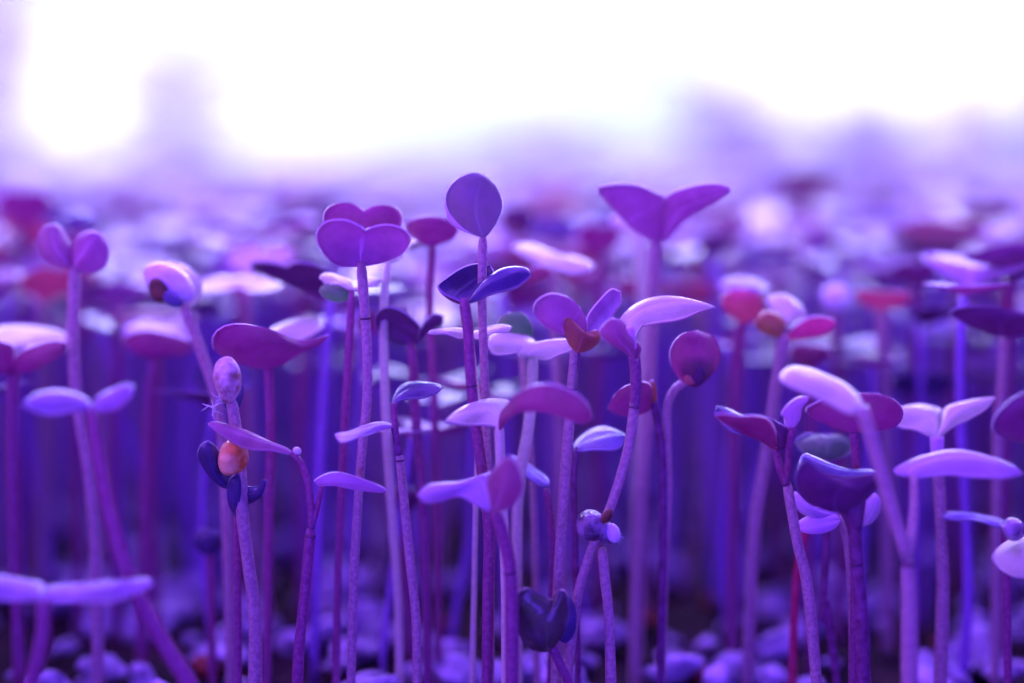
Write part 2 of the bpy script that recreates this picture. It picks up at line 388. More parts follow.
S('forked seedling with one long blade reaching left over the orange seed coat', 216,
  [(311,528),(306,580),(300,640),(297,690)], 10.5, 'stem_mag',
  [([(293,455),(283,453.6),(270,451),(256,449),(240,444),(227,438),(213,429),(208.5,424),(214,421.5),(223,423.5),(247,433),(274,443),(288,449)],7,.5,1.3,.5,'rose','mag'),
   ([(321,485),(315,480.6),(332,474.5),(356,476),(376,483),(386.5,490),(380,492),(367,490),(344,484),(331,484)],5,-.4,-1.6,.7,'lilac','mag')],
  [([(291,452),(300,461),(307,480),(311,508),(311,530)],(6,8),'stem_mag'), ([(322,486),(317,508),(311,530)],(5,7),'stem_mag')],
  blobs=[(297,451,9,8,20,'frill',0,0,'leaf_bud')], node=(311.5,530), w2=12)
S('central leaf pair, pale left leaf, right leaf arching over with magenta underside', 212,
  [(499,424),(500,450),(501,480),(504,540),(506,600),(506,690)], 10, 'stem_white',
  [([(500,428),(494,427),(476,423.5),(458.6,425),(445,422),(458.6,409),(479,402),(500,400.5),(510,402),(507,413)],4,.6,1.7,.6,'pale','mag'),
   ([(500,430),(501,413),(517,397),(537.7,385.5),(558,385),(579,394),(590,408),(592,418),(585,423),(576,422.5),(562,416),(546.5,409),(524,407),(510,417)],7,-.5,-1.1,1.6,'mag','lilac')])
S('front seedling with a lilac wing pointing left and a folded rosy leaf', 203,
  [(494,508),(504,540),(511,580),(512,690)], 13, 'stem_mag',
  [([(492,512),(480,508),(458.6,497),(440,500),(426,502),(417.6,495),(429,485),(445,484),(460,483),(480,477),(494,472)],5,.5,1.2,.9,'lilac','mag'),
   ([(494,512),(488,490),(490,475),(500,463),(509,456),(517,463),(521,477),(522,491),(511,505)],4,-.6,-.9,1.2,'rose','mag')], w2=14, node=(510,576))
S('small blue-topped leaf slanting down behind the folded rosy leaf at centre', 227,
  [(546,488),(550,515),(553,560),(552,620),(550,690)], 8, 'stem_mag',
  [([(549,487),(537.7,485),(523,477),(510,463),(512,457),(529,463),(546.5,478)],3,.3,1.8,.4,'blue','plum')])
S('butterfly-shaped seedling with brown centre and two rounded upright leaves, right of centre', 219,
  [(576,345),(573,375),(571,400),(567,450),(562,520),(558,590),(556,690)], 10, 'stem_pale',
  [([(577,343),(562,333),(546.5,327),(535,314),(537,301),(551,293),(568,297),(580,308),(586,322),(584,336)],7,.3,-.4,1.2,'rose','top'),
   ([(579,345),(584,332),(588,316),(599,301),(611,289.5),(620,292),(621,302),(612,316),(600,332),(588,343)],5,.4,.5,-.9,'top','mag'),
   ([(577,351),(569,343),(564,328),(567,318),(576,325),(584,333),(595,330),(600,335),(590,350)],6,.2,-.6,1.2,'brown','mag',-.8)],
  [([(577,346),(575,365),(571.5,390)],(9,9),'stem_mag')], node=(571,389), w2=12)
S('pale lavender leaf reaching right above a curled pink leaf, beside the butterfly-shaped seedling', 216,
  [(634,358),(636,385),(634,410),(628,450),(613,500),(600,530),(588,560),(577,600),(566,690)], 10, 'stem_pale',
  [([(634,342),(625,332),(619,322),(628,309),(645,301),(666,298),(690,300),(714,307),(700,311),(677,319),(650,326),(641,328)],7,-.3,1.3,.9,'pale','mag'),
   ([(634,358),(618,348),(604,338),(600,329),(612,318),(622,322),(628,334),(633,340)],4,.3,-.5,1.5,'rose','mag',-.6),
   ([(637,360),(628,344),(617,326),(620,320),(627,330),(640,346)],3,.3,.8,.4,'mag','lilac',-.9)],
  [([(630,327),(632,342),(634,360)],(9,9),'lilac'), ([(634,352),(636,378),(635,408)],(12,11),'stem_mag')], node=(635,407), w2=10)
S('short stem topped by a shiny violet seed bud with a white frayed edge', 214,
  [(602,548),(605,580),(609,620),(611,690)], 10, 'stem_pale', blobs=[(590,526,34,32,70,'coat_shiny',0),(606,517,10,17,30,'coat_brown',-1.2),(606,534,24,22,40,'coat_shiny',.5),(613,534,15,20,-20,'coat_white',-.4)],
  frills=[(616,536,8,12)], w2=12)
S('dark glossy two-lobed bud at the bottom on a bent magenta stem', 210,
  [(551,645),(556,655),(562,668),(570,690)], 10, 'stem_mag',
  [([(550,650),(534,650.5),(521,637),(516.5,616),(517.5,594),(528,588.5),(542,597),(552,600),(560,590),(566,594),(569,614),(562,634)],7,.3,-.4,2.2,'olive','plum'),
   ([(560,640),(557,622),(562,604),(566,596),(573,602),(576.5,616),(574,632),(567,642)],4,-.3,.2,1.2,'navy','navy',1.6)],
  blobs=[(536,620,30,52,-14,'navy',2.2,0,'leaf_bud')])
S('chevron-shaped leaf with rosy underside on a forked stem, right of centre', 216,
  [(787,483),(797,540),(808,590),(817,690)], 11, 'stem_pale',
  [([(775,450),(758.7,440),(738,429),(720.6,421),(715.5,414.5),(724,413),(740,416),(756,417.6),(768,421),(775,432)],4,.4,-1.6,.6,'rasp','navy'),
   ([(776,450),(775,434),(766,421),(757,417),(771,418),(782,424),(788,430),(787,445)],4,-.6,-.8,.5,'plum','blue',1.5),
   ([(752,433),(735,434),(723,427),(716,413),(717,407),(733,411),(746,416),(756,424)],4,.4,1.4,.5,'navy','plum',6),
   ([(795,424),(787,427),(785,418),(781,412),(788,403),(800,397.5),(808,397),(803,407),(799,417)],6,.4,-.6,.8,'lilac','rose',-2)],
  [([(775,448),(779,465),(787,485)],(7,9),'stem_mag'), ([(795,421),(791,437),(788.5,455),(787,485)],(8,6),'stem_mag',[-2,-1.6,-1,0])], w2=12)
S('large out-of-focus white-topped leaf on a tall forked stem at the right', 193,
  [(908,556),(909,600),(910,690)], 16, 'stem_pale',
  [([(862,412),(850,413),(826.6,401.5),(794,391),(781,383),(780,375),(788.5,369),(805,369),(821,372),(847,387),(862,404)],6,.3,2.0,1.2,'pale','mag'),
   ([(912,478),(897,474),(894,469),(905,462),(920,457),(949.6,452),(979,455),(1008,463),(1022,474),(1005,478),(985,476),(955,475),(925,478)],8,-.2,1.8,1.0,'lilac','mag',6)],
  [([(861,408),(872,440),(885,486),(897,525),(908,560)],(14,14),'stem_pale'), ([(914,475),(914,510),(909,556)],(9,11),'stem_pale',[6,4,0])], w2=19, node=(908,558))
S('broad magenta leaf with a thin bright rim, behind the out-of-focus white leaf', 218,
  [(853,425),(856,463),(856,500),(855,560),(853,690)], 9, 'stem_mag',
  [([(852,430),(841,427),(825,424),(812,417.6),(806,410),(816,402),(826.6,398),(840,394),(856,392.5),(879,394),(893,400),(902,409),(902,417),(894,425),(876,429),(862,430)],9,.2,-1.1,1.0,'mag','top')], w2=9)
S('dark boat-shaped leaf with a blue rim on a thick plum stem, at the right', 209,
  [(854,512),(855,530),(857,565),(862,624),(864,690)], 13, 'stem_dark',
  [([(850,510),(841,507.5),(815,505.5),(800,494),(796,478),(804,460),(812,465),(826,473),(844,476),(862,475),(874,474),(880,476),(877,487),(864,499)],11,.2,-1.0,1.6,'plum','blue'),
   ([(796,476),(803,460),(811,465),(827,472),(850,477),(868,476),(882,474),(868,469),(850,471),(830,466),(813,458),(803,455)],6,.1,2.2,.4,'blue','plum',1.0)],
  [([(851,494),(853,508),(856,530)],(34,13),'stem_dark')], w2=16, node=(857,562))
S('pale blue seed bud with lengthwise grooves hanging under the boat-shaped leaf', 222,
  [(838,515),(846,540),(850,580),(852,640),(852,690)], 7, 'stem_pale',
  [([(838,515),(826,512),(806,505),(795,492),(793,500),(802,512),(820,519),(834,520)],4,.3,.8,.8,'lilac','pale'),
   ([(860,526),(859,512),(864,500),(873,493),(881,499),(879,513),(870,523)],3,.2,.2,1.2,'lilac','pale',3)],
  blobs=[(817,524,22,44,78,'lilac',-.5,4,'seed_coat'),(822,511,14,36,80,'lilac',.3,0,'seed_coat')])
S('white V-shaped pair of leaves on a blurred stem near the right edge', 230,
  [(937,450),(938,465),(941,520),(943,586),(940,690)], 12, 'stem_pale',
  [([(936,438),(926,436),(912,430),(897,424),(896,414),(902,408),(920,406),(936,408),(944,411),(941,424)],4,.4,1.5,.8,'pale','lilac'),
   ([(937,438),(942,424),(945,410),(960,404),(975,399.5),(995,398),(986,409),(972,416),(957,424),(944,434)],5,-.3,1.0,.8,'pale','lilac')],
  [([(937,437),(937,446),(938,462)],(15,12),'lilac')], w2=15)
S('dark leaf with a magenta edge cut off by the right side of the picture', 205,
  [(1046,436),(1044,480),(1046,560),(1050,690)], 12, 'stem_mag',
  [([(1044,438),(1024,442),(1005,438),(992,426),(999,409),(1018,395),(1045,388),(1062,400),(1066,420),(1058,434)],6,.1,-.6,1.4,'plum','mag')])
S('pale domed leaf at the lower right edge of the picture', 204,
  [(1040,572),(1044,620),(1046,690)], 12, 'stem_mag',
  [([(1036,578),(1015,576),(1000,568),(992,556),(1004,545),(1025,537),(1048,539),(1062,552),(1055,570)],6,-.1,1.6,1.4,'pale','lilac')],
  blobs=[(1012,530,26,24,30,'coat_shiny',4)])
S('long thin blue-edged leaf seen edge-on, right of the forked stem', 226,
  [(1004,524),(1006,560),(1007,620),(1008,690)], 9, 'stem_mag',
  [([(1004,528),(985,525),(965,520),(944,519),(944,514),(965,513),(985,515),(1004,521)],3,.2,2.4,.4,'blue','plum')])
S('near seedling with one long drooping leaf crossing the lower left corner', 183,
  [(44,600),(42,640),(30,690)], 15, 'stem_mag',
  [([(44,601),(15,600),(-14,594),(-34,584),(-24,573),(5,576),(30,583),(44,585)],4,.2,1.8,.8,'top','mag'),
   ([(44,601),(46,586),(80,586),(110,583),(135,580),(149,579),(151,586),(130,594),(105,601),(70,603)],5,-.2,1.8,.8,'top','mag')], w2=17)
S('near blurred stem leaning from the leaf pair at left down to the bottom', 190,
  [(92,408),(96,440),(105,490),(120,550),(140,600),(165,645),(195,700)], 12, 'stem_mag',
  [([(92,412),(84,411),(60,414),(35,411),(23,405),(35,396),(60,391),(80,394),(90,402)],4,.3,1.3,.8,'top','navy'),
   ([(93,412),(96,402),(108,392),(122,385),(133,386),(132,396),(118,406),(104,411)],4,-.3,1.0,.8,'top','mag')], w2=21)
S('two small rounded purple lobes side by side on a tall stem, upper left', 243,
  [(75,264),(74,300),(73,340),(77,400),(90,480),(96,560),(98,660)], 13, 'stem_pale',
  [([(73,268),(56,266),(41,257),(37,241),(43,228),(55,224),(66,232),(74,250)],5,.2,.2,2.0,'rose','top'),
   ([(75,270),(73,252),(79,236),(90,230),(103,234),(109,250),(104,266),(89,273)],4,-.2,.2,2.0,'rose','top')])
S('whitish bud with a dark blue and amber tip on a pink stem bending right', 240,
  [(184,306),(192,326),(204,360),(216,400),(224,460),(228,560),(230,640)], 11, 'stem_pale',
  [([(186,308),(196,304),(202,292),(198,277),(186,266),(170,261),(165,268),(172,285),(178,300)],5,.2,.2,1.4,'pale','lilac',.8)],
  blobs=[(172,285,36,56,-55,'coat_white',0),(160,292,18,26,-30,'coat_brown',-2.5),(171,299,16,30,-65,'navy',-2.5,0,'leaf_bud')])
S('wide magenta leaf curling up at both ends, white-topped leaf behind it, left', 236,
  [(268,362),(270,400),(271,440),(269,520),(268,600),(267,660)], 10, 'stem_mag',
  [([(266,368),(250,364),(231,358),(216,351),(213,337),(221,326),(238,322),(258.6,326),(276,332),(291,340),(308,341),(328,335),(320,343),(305,352),(287,362)],11,.2,-1.0,1.4,'mag','top'),
   ([(268,352),(266,338),(273,327),(285,321),(297,318),(312,317),(323,322),(321,331),(310,338.7),(293,343)],6,-.2,2.0,.8,'pale','top',2)])
S('magenta leaf with a white upper side at the left edge, above the blurred stems', 247,
  [(14,368),(12,400),(12,450),(15,560),(18,640)], 13, 'stem_mag',
  [([(12,372),(-14,371),(-30,358),(-26,345),(-5,340),(12,346),(14,360)],4,.3,-.8,1.2,'mag','top'),
   ([(14,372),(16,358),(28,348),(50,342),(66,343),(62,354),(44,365),(28,371)],4,-.3,-.8,1.2,'mag','top'),
   ([(12,350),(-15,349),(-28,340),(-10,330),(25,327),(55,330),(68,337),(60,345),(36,348)],6,.1,2.4,.5,'pale','mag',3)])
S('small magenta leaf under a pale one, between the white bud and the left stems', 262,
  [(156,354),(150,400),(146,480),(144,560),(142,630)], 12, 'stem_mag',
  [([(156,357),(138,353),(124,344),(128,336),(148,332),(172,335),(190,341),(192,349),(176,355)],6,.1,-1.0,1.0,'mag','top'),
   ([(156,340),(138,341),(124,334),(132,324),(155,322),(180,328),(190,336),(174,342)],5,.1,2.4,.5,'lilac','mag',2)])
S('large wide V-shaped purple leaf standing above the others, upper right of centre', 252,
  [(656,238),(654,280),(651,340),(648,420),(641,500),(636,600),(635,660)], 13, 'stem_pale',
  [([(655,243),(633,229),(615.6,211.5),(602,196),(596,187.5),(606,184.5),(620,183.5),(639,185.5),(654,192.5),(665.5,197),(664,215),(661,232)],9,.2,-.6,1.4,'rose','top'),
   ([(657,243),(662,226),(666,197),(683,188.5),(706.5,184.5),(722,185),(731,189),(724,196),(708,205),(689,218),(672,234)],6,-.2,-.6,1.4,'rose','top')])
S('whitish stem rising into the wide V-shaped purple leaf from behind it', 275,
  [(640,232),(642,270),(643,320),(640,420),(638,520),(637,620)], 12, 'stem_white',
  [([(640,236),(622,232),(610,222),(618,214),(634,216),(642,226)],3,.2,1.4,.6,'pale','lilac'),
   ([(641,236),(644,226),(656,218),(668,219),(664,229),(652,236)],3,-.2,1.4,.6,'pale','lilac')])
S('round cupped maroon leaf with a brown base, right of the pale lavender leaf', 232,
  [(690,380),(676,388),(668,405),(667,440),(668,500),(664,580),(661,690)], 9, 'stem_pale',
  [([(692,384),(681,379),(672,366),(672,347),(682,334),(697,331),(712,336),(719,350),(716,367),(704,380)],5,.2,-.5,2.6,'mag','lilac'),
   ([(693,383),(684,375),(683,360),(693,350),(706,354),(710,366),(703,379)],3,.2,-.5,2.0,'plum','plum',-.9)],
  blobs=[(691,377,16,18,10,'brown',-2.2,0,'leaf_bud')])
S('maroon pair of leaves half hidden behind the curled pink leaf', 231,
  [(652,395),(657,420),(662,455),(663,520),(662,600),(660,690)], 8, 'stem_dark',
  [([(650,408),(638,413),(622,415),(609,410),(614,396),(624,386),(640,381),(651,388)],4,.3,-.9,1.2,'mag','top'),
   ([(650,405),(648,390),(652,380),(656,388),(656,400)],3,0,-.3,.5,'brown','mag')])
S('flat blue-topped leaf just left of the curled pink leaf stem', 225,
  [(577,447),(574,480),(575,540),(577,620),(578,690)], 7, 'stem_dark',
  [([(574,451),(575,442),(581.6,435),(592,430),(606,428.5),(622,433),(625.5,437),(619.7,447),(603,451),(585,452.5)],6,-.3,2.0,.6,'blue','navy')])
S('pair of nearly white flat leaves on a greenish-white stem, behind the centre', 229,
  [(533,356),(532,390),(528,430),(523,457),(518,500),(517,560),(517,690)], 11, 'stem_white',
  [([(532,352),(524,353),(508,354.5),(493,352),(488,342),(494,334),(510,334),(528,338),(536,343)],5,.3,1.8,.8,'pale','lilac'),
   ([(532,356),(520,358),(518,352),(530,343),(548,340),(566,340),(573,344),(568,353),(548,359)],6,-.2,1.2,.8,'pale','lilac',-1.5)])
S('thin pale leaf pair seen edge-on, crossing behind the magenta stem', 225,
  [(470,334),(474,370),(479,420),(476,500),(474,600),(472,690)], 6, 'stem_white',
  [([(470,335),(462,337),(445,336),(428.5,333),(432,331),(447,329.5),(464,331)],3,.2,2.0,.4,'pale','lilac'),
   ([(470,336),(476,332),(486,328),(498,326),(511,327),(508,331),(497,334),(480,339)],4,-.2,2.0,.4,'pale','lilac')])
S('grey-green leaf tucked between the pale flat leaves and the dark wings', 236,
  [(520,340),(524,380),(530,440),(534,520),(536,620)], 7, 'stem_pale',
  [([(522,345),(508,340),(498,328),(500,318),(509,312.5),(522,314),(531,324),(531,338)],4,.2,-.4,1.4,'green','green')])
S('wide white leaf lying flat, to the right above the dark wings', 258,
  [(552,268),(553,300),(556,360),(560,440),(562,540),(562,640)], 10, 'stem_pale',
  [([(552,270),(538,265),(522,257),(512,250),(520,245),(536,247),(552,254),(576,257),(594,266),(590,271),(572,272)],8,.1,2.4,.6,'pale','lilac'),
   ([(552,270),(545,280),(530,284),(516,277),(520,270),(538,266)],3,.2,-1.0,.6,'mag','pale',-2)])
S('dark magenta domed leaf between the heart leaf and the round leaf', 246,
  [(433,238),(431,270),(430,320),(434,400),(437,500),(438,620)], 8, 'stem_mag',
  [([(433,240),(420,240),(409,234),(407,223),(416,217),(430,216),(445,219),(457,228),(455,235),(444,240)],6,.1,-1.0,1.4,'mag','top'),
   ([(430,240),(415,248),(400,258),(396,254),(408,243),(425,237),(440,236),(452,237),(445,241)],3,.1,2.4,.5,'pale','blue',2)])
S('tall pale stem with small white top leaf, right of the heart leaf stem', 235,
  [(388,262),(384,300),(384,350),(386,420),(391,500),(398,600),(400,690)], 9, 'stem_white',
  [([(388,264),(379,259),(378,250),(388,246),(399,248),(402,256),(396,262)],4,.1,1.4,.8,'pale','lilac')])
S('small white and green leaves peeking out on both sides of the heart leaf stem', 230,
  [(352,290),(350,330),(346,400),(342,480),(338,580),(336,690)], 8, 'stem_mag',
  [([(354,291),(342,288),(328,284),(320,278),(324,275),(338,276),(352,281)],3,.2,2.2,.4,'pale','lilac'),
   ([(354,291),(358,284),(370,280),(381,280),(376,286),(364,290)],3,-.2,2.2,.4,'pale','lilac'),
   ([(350,300),(336,301),(324,297),(320,290),(328,284),(342,288),(352,293)],4,.1,.6,1.0,'green','pale',1.0)])
S('broad dark leaf arching in from the right edge, high in the picture', 265,
  [(1010,276),(1008,300),(1006,360),(1004,440),(1002,560),(1000,640)], 14, 'stem_mag',
  [([(1010,282),(998,266),(982,260),(962,258),(980,250),(1002,245),(1024,243),(1046,246),(1040,262),(1022,276)],6,.1,-.7,1.6,'plum','pale')])
S('round rosy-red leaf under a pale one, right of the wide V-shaped leaf', 262,
  [(742,318),(738,350),(735,420),(733,520),(732,640)], 12, 'stem_mag',
  [([(742,321),(728,314),(721,302),(726,292),(742,289),(757,294),(763,306),(757,317)],4,.1,-.6,1.8,'rasp','pale'),
   ([(742,296),(724,291),(718,284),(732,279),(752,280),(768,287),(762,294)],4,.1,2.2,.6,'top','mag',3)])
S('small orange-pink curled leaf beside a white one, above the chevron-shaped leaf', 246,
  [(783,334),(780,365),(774,400),(766,457),(756,516),(752,570),(747,690)], 13, 'stem_pale',
  [([(781,338),(770,335),(757,329),(755,320),(764,312),(776,312),(784,322)],4,.2,.2,1.4,'brown','pale'),
   ([(782,330),(776,318),(768,306),(768,297),(782,296),(798,303),(806,312),(800,318)],4,.1,1.4,1.0,'pale','mag',1.5),
   ([(786,338),(794,326),(810,319),(828,318),(836,322),(826,332),(806,338)],4,-.1,-1.2,1.0,'rasp','lilac',2)])
S('flat raspberry-red leaf on a wide pale stem, far right of the rosy round leaf', 280,
  [(881,306),(883,340),(886,400),(888,500),(888,600)], 14, 'stem_pale',
  [([(880,309),(866,305),(855,296),(862,291),(882,290),(902,291),(910,297),(898,306)],5,.1,-1.6,.8,'rasp','pale')])
S('small pink ball of a leaf bud left of the flat raspberry-red leaf', 285,
  [(835,310),(836,350),(838,440),(840,540),(840,600)], 11, 'stem_mag', blobs=[(836,300,30,28,10,'coat_white',0,0,'leaf_bud')])
S('wide dark thin-rimmed leaf below the broad dark leaf at the right edge', 250,
  [(1005,334),(1003,370),(998,440),(996,540),(996,640)], 11, 'stem_pale',
  [([(1005,335),(985,330),(965,322),(950,312),(968,308),(995,308),(1020,312),(1044,320),(1040,332),(1020,335)],6,.1,-1.6,.9,'plum','lilac')])
S('thin red stem in front of the dark growing medium, right of centre', 236,
  [(806,520),(800,555),(795,600),(792,690)], 9, 'stem_red',
  [([(806,524),(797,519),(797,508),(806,503),(814,510),(812,520)],3,.1,-.3,.8,'plum','plum')])
S('small dark blurred leaf low down, above the red-brown hull at left', 248,
  [(210,548),(211,590),(212,650)], 9, 'stem_mag', [([(210,552),(198,548),(194,538),(204,530),(218,532),(226,541),(220,550)],4,.1,-.6,1.4,'navy','plum')])

def simple(label, cx, cy, w, h, Y, front, back, gy=-.9, sm='stem_mag', sw=11, dome=1.2, second=None):
    """a blurred seedling farther back: one blade w x h pixels round (cx, cy), its fellow mostly hidden behind"""
    bx, by = cx + w * .06, cy + h * .5
    K = [(0, 0), (-.26, .10), (-.46, .40), (-.5, .66), (-.34, .92), (-.12, 1.0), (0, .90), (.15, .98), (.36, .90), (.5, .62), (.44, .34), (.24, .10)]
    loop = [(bx + kx * w, by - ky * h) for kx, ky in K]
    a, b = second or (-.6, .25)
    loop2 = [(bx + kx * w * .8 + a * w * .25, by - ky * h * .8 - b * h) for kx, ky in K]
    lv = [(loop, 6, .1, gy, dome, front, back), (loop2, 6, -.1, -gy, .8, back, front, 5)]
    return S(label, Y, [(bx, by - 2), (bx + 2, by + 60), (bx - 3, by + 160), (bx, min(600, by + 300))], sw, sm, lv)
simple('tall blurred maroon leaf at the far upper left, nearest the left edge', 20, 207, 58, 34, 330, 'mag', 'top')
simple('far maroon leaf rising above the blurred crowd at upper right', 803, 182, 66, 24, 400, 'mag', 'plum', -1.2)
simple('far dark red leaf above the crowd close to the right edge', 985, 212, 60, 18, 360, 'mag', 'plum', -1.4)
simple('long pale blurred leaf lying flat above the broad dark leaf at right', 950, 234, 120, 24, 330, 'pale', 'mag', 2.2)
simple('dark wedge-shaped leaf with pale top, left of the broad dark leaf', 912, 273, 46, 24, 300, 'plum', 'lilac', -1.0)
simple('upright blurred lilac lobe between the whitish bud and the wide magenta leaf', 238, 268, 30, 42, 300, 'lilac', 'top', .3, dome=2.2)
simple('small dark blue leaf just above the two rounded purple lobes', 76, 221, 34, 14, 290, 'navy', 'blue', 1.6)
simple('dark blurred V-shaped leaf on a violet stem right of the wide V-shaped leaf', 712, 245, 34, 24, 320, 'plum', 'plum', -.5, 'stem_vio')
simple('blurred maroon leaf just left of the wide V-shaped purple leaf', 597, 238, 46, 30, 310, 'mag', 'top')
simple('blurred maroon dome right of the round grey-violet leaf', 514, 222, 34, 34, 330, 'plum', 'top')
simple('dark blue blurred leaf above the white V-shaped pair, near the right edge', 918, 384, 66, 26, 300, 'navy', 'blue', -1.2, 'stem_vio')
simple('wide greyish lilac blurred leaf near the right edge, above the cut-off dark leaf', 1000, 372, 80, 26, 300, 'grey', 'lilac', 1.8, 'stem_vio')
simple('small maroon blurred leaf between the pink curled leaf and the white-topped front leaf', 808, 355, 40, 20, 262, 'mag', 'plum')
simple('dark greenish leaf framed by the magenta and boat-shaped leaves', 822, 448, 56, 26, 232, 'green', 'blue', .8, 'stem_dark', 8)
simple('blurred violet leaf between the left-edge stem and the two rounded lobes', 112, 292, 60, 22, 290, 'plum', 'pale', 1.2)
simple('blurred wide pale leaf above the small magenta leaf, upper left', 150, 320, 84, 18, 285, 'pale', 'mag', 2.0)
simple('blurred maroon leaf right of the upright lilac lobe', 300, 268, 40, 24, 300, 'plum', 'top')
simple('blurred dark maroon leaf between centre and the round cupped leaf', 640, 288, 60, 20, 300, 'mag', 'pale', -1.0)
simple('flat bluish blurred leaf right of the wide V-shaped leaf, over the rosy round one', 775, 262, 76, 22, 330, 'pale', 'blue', 1.8)
simple('bluish dark bud-like leaf low behind the pale central stems', 402, 500, 34, 26, 262, 'plum', 'navy', -.4)

# ------------------------------------------------------------------ seedlings by the dozen
HALF = [(0,0),(.035,.10),(.06,.22),(.22,.33),(.44,.48),(.56,.68),(.52,.88),(.34,1.0),(.16,.99),(.04,.92),(0,.88)]
def proc_leaf(L, W, az, pitch, curl, cup, n, cols, top, under, rim, seed, base):
    h = catmull(np.array(HALF), n)
    def place(sx):
        x = h[:, 0] * W * sx; y = h[:, 1] * L
        # curl along the length
        if abs(curl) > 1e-3:
            k = curl / L; yy = np.sin(k * y) / k; zz = (1 - np.cos(k * y)) / k
        else: yy, zz = y, 0 * y
        zz = zz + cup * (np.abs(x) / W) ** 1.5 * L
        cp, sp = math.cos(pitch), math.sin(pitch)
        u = yy * cp - zz * sp; v = yy * sp + zz * cp
        ca, sa = math.cos(az), math.sin(az)
        return np.stack([u * ca - x * sa, u * sa + x * ca, v], 1) + base
    return leaf_shell(place(1), place(-1), -.12 * cup * L, .00030, cols, wave=.00025 if cols > 6 else 0, eye=base + np.array([0, 0, 1.0]), seed=seed)

KINDS = [  # (words for the label, top, under, rim, stem)
    ('violet-topped', 'top', 'mag', 'rim', 'stem_vio'), ('pale lilac-topped', 'lilac', 'mag', 'rim', 'stem_vio'),
    ('dark-leaved', 'navy', 'plum', 'rimdark', 'stem_vio'), ('whitish-topped', 'pale', 'rasp', 'rim', 'stem_pale'),
    ('blue-violet-topped', 'blue', 'plum', 'rimdark', 'stem_vio')]
def proc_geo(kind, seed, hi=True):
    r = np.random.default_rng(seed); _, top, under, rim, st = KINDS[kind]
    H = .051 + r.uniform(-.006, .005); lean = r.uniform(-.006, .006, 2); n = 12 if hi else 6
    t = np.linspace(0, 1, n)[:, None]
    path = np.hstack([lean[0] * t ** 1.6 + .0012 * np.sin(t * 5 + seed), lean[1] * t ** 1.6, t * H]); path[:, 0] -= path[0, 0]; path[0, 2] = -.001
    rad = np.linspace(.00075, .00058, n) * r.uniform(.9, 1.15)
    out = [('stem', *tube(path, rad, 8 if hi else 5), [0] * 0, None, (st,))]
    a0 = r.uniform(0, 2 * math.pi)
    for s in (0, 1):
        L = r.uniform(.0085, .0125) * (1 if s == 0 else r.uniform(.8, 1)); W = L * r.uniform(1.0, 1.25)
        g = proc_leaf(L, W, a0 + s * math.pi + r.uniform(-.3, .3), r.uniform(.0, .75), r.uniform(-.9, .35), r.uniform(-.05, .35),
                      14 if hi else 8, 9 if hi else 5, top, under, rim, seed + s, path[-1] - np.array([0, 0, .0003]))
        out.append(('cotyledon', g[0], g[1], g[2], g[3], (top, under, rim)))
    return out

protos = []
for i in range(20):
    k = [0, 1, 2, 3, 2, 0, 4, 2, 0, 3][i % 10]
    e = bpy.data.objects.new('seedling', None); e.empty_display_size = .004
    parts = []
    for nm, V, Fc, mi, uv, mats in proc_geo(k, 100 + i):
        o = mesh_obj(nm, V, Fc, [M[m] for m in mats], mi if len(mi) else None, parent=None, uvs=uv); C.objects.unlink(o); parts.append(o)
    protos.append((k, e, parts))

def dup(i, loc, rz, sc_, label, group):
    k, e, parts = protos[i]
    r = e.copy(); C.objects.link(r); r.location = loc; r.rotation_euler = (0, 0, rz); r.scale = (sc_, sc_, sc_)
    r['label'] = label; r['group'] = group; r['category'] = 'seedling'
    for p in parts:
        c = p.copy(); C.objects.link(c); c.parent = r
    return r

# jittered rows over the whole tray
spots = []
TY0, TY1, TXH = 0.150, 1.02, 0.36
st = .0128; row = 0; y = .243
while y < TY1 - .01:
    x = -TXH + .012 + (row % 2) * st / 2
    while x < TXH - .012:
        spots.append((x + rng.uniform(-.0035, .0035), y + rng.uniform(-.0035, .0035))); x += st
    y += st * .9; row += 1
    if .27 < y < .5: st = .0108
    if y > .5: st = .0125
# a few outside the frame beside the sharp row, so that the bed goes on
for y in np.arange(.16, .245, .012):
    for x in list(np.arange(-.34, -.09 * y / .2 - .01, .012)) + list(np.arange(.09 * y / .2 + .01, .34, .012)):
        spots.append((x + rng.uniform(-.003, .003), y + rng.uniform(-.003, .003)))
def proj(x, y, z):
    dy, dz = y * CS - (z - CZ) * SN, y * SN + (z - CZ) * CS
    return 512 + F * x / dy, 341.5 - F * dz / dy
inview, rest = [], []
for (x, y) in spots:
    px, py = proj(x, y, .045)
    if y < .33 and any((x - hx) ** 2 + (y - hy) ** 2 < .0045 ** 2 for hx, hy in hero_xy): continue
    if y < .30 and rng.random() < .38 and -40 < px < 1064: continue
    (inview if (-25 < px < 1049 and y > .24) else rest).append((x, y))
inview.sort(key=lambda p: p[1])
NIND = 300 - len(hero_xy)
third = lambda px: 'left' if px < 341 else 'middle' if px < 683 else 'right'
for (x, y) in inview[:NIND]:
    i = int(rng.integers(0, 20)); k = protos[i][0]
    s = rng.uniform(.84, 1.10)
    if y < .275: s *= .93
    px, py = proj(x, y, .045)
    kind = KINDS[k][0]; side = third(px)
    where = 'just behind the sharp row' if y < .29 else 'among the crowded blurred leaves behind'
    lab = f'{kind} blurred seedling {where}, {side} third of the picture'
    dup(i, (x, y, 0), rng.uniform(0, 6.28), s, lab, f'{kind} seedlings {where}, {side}')
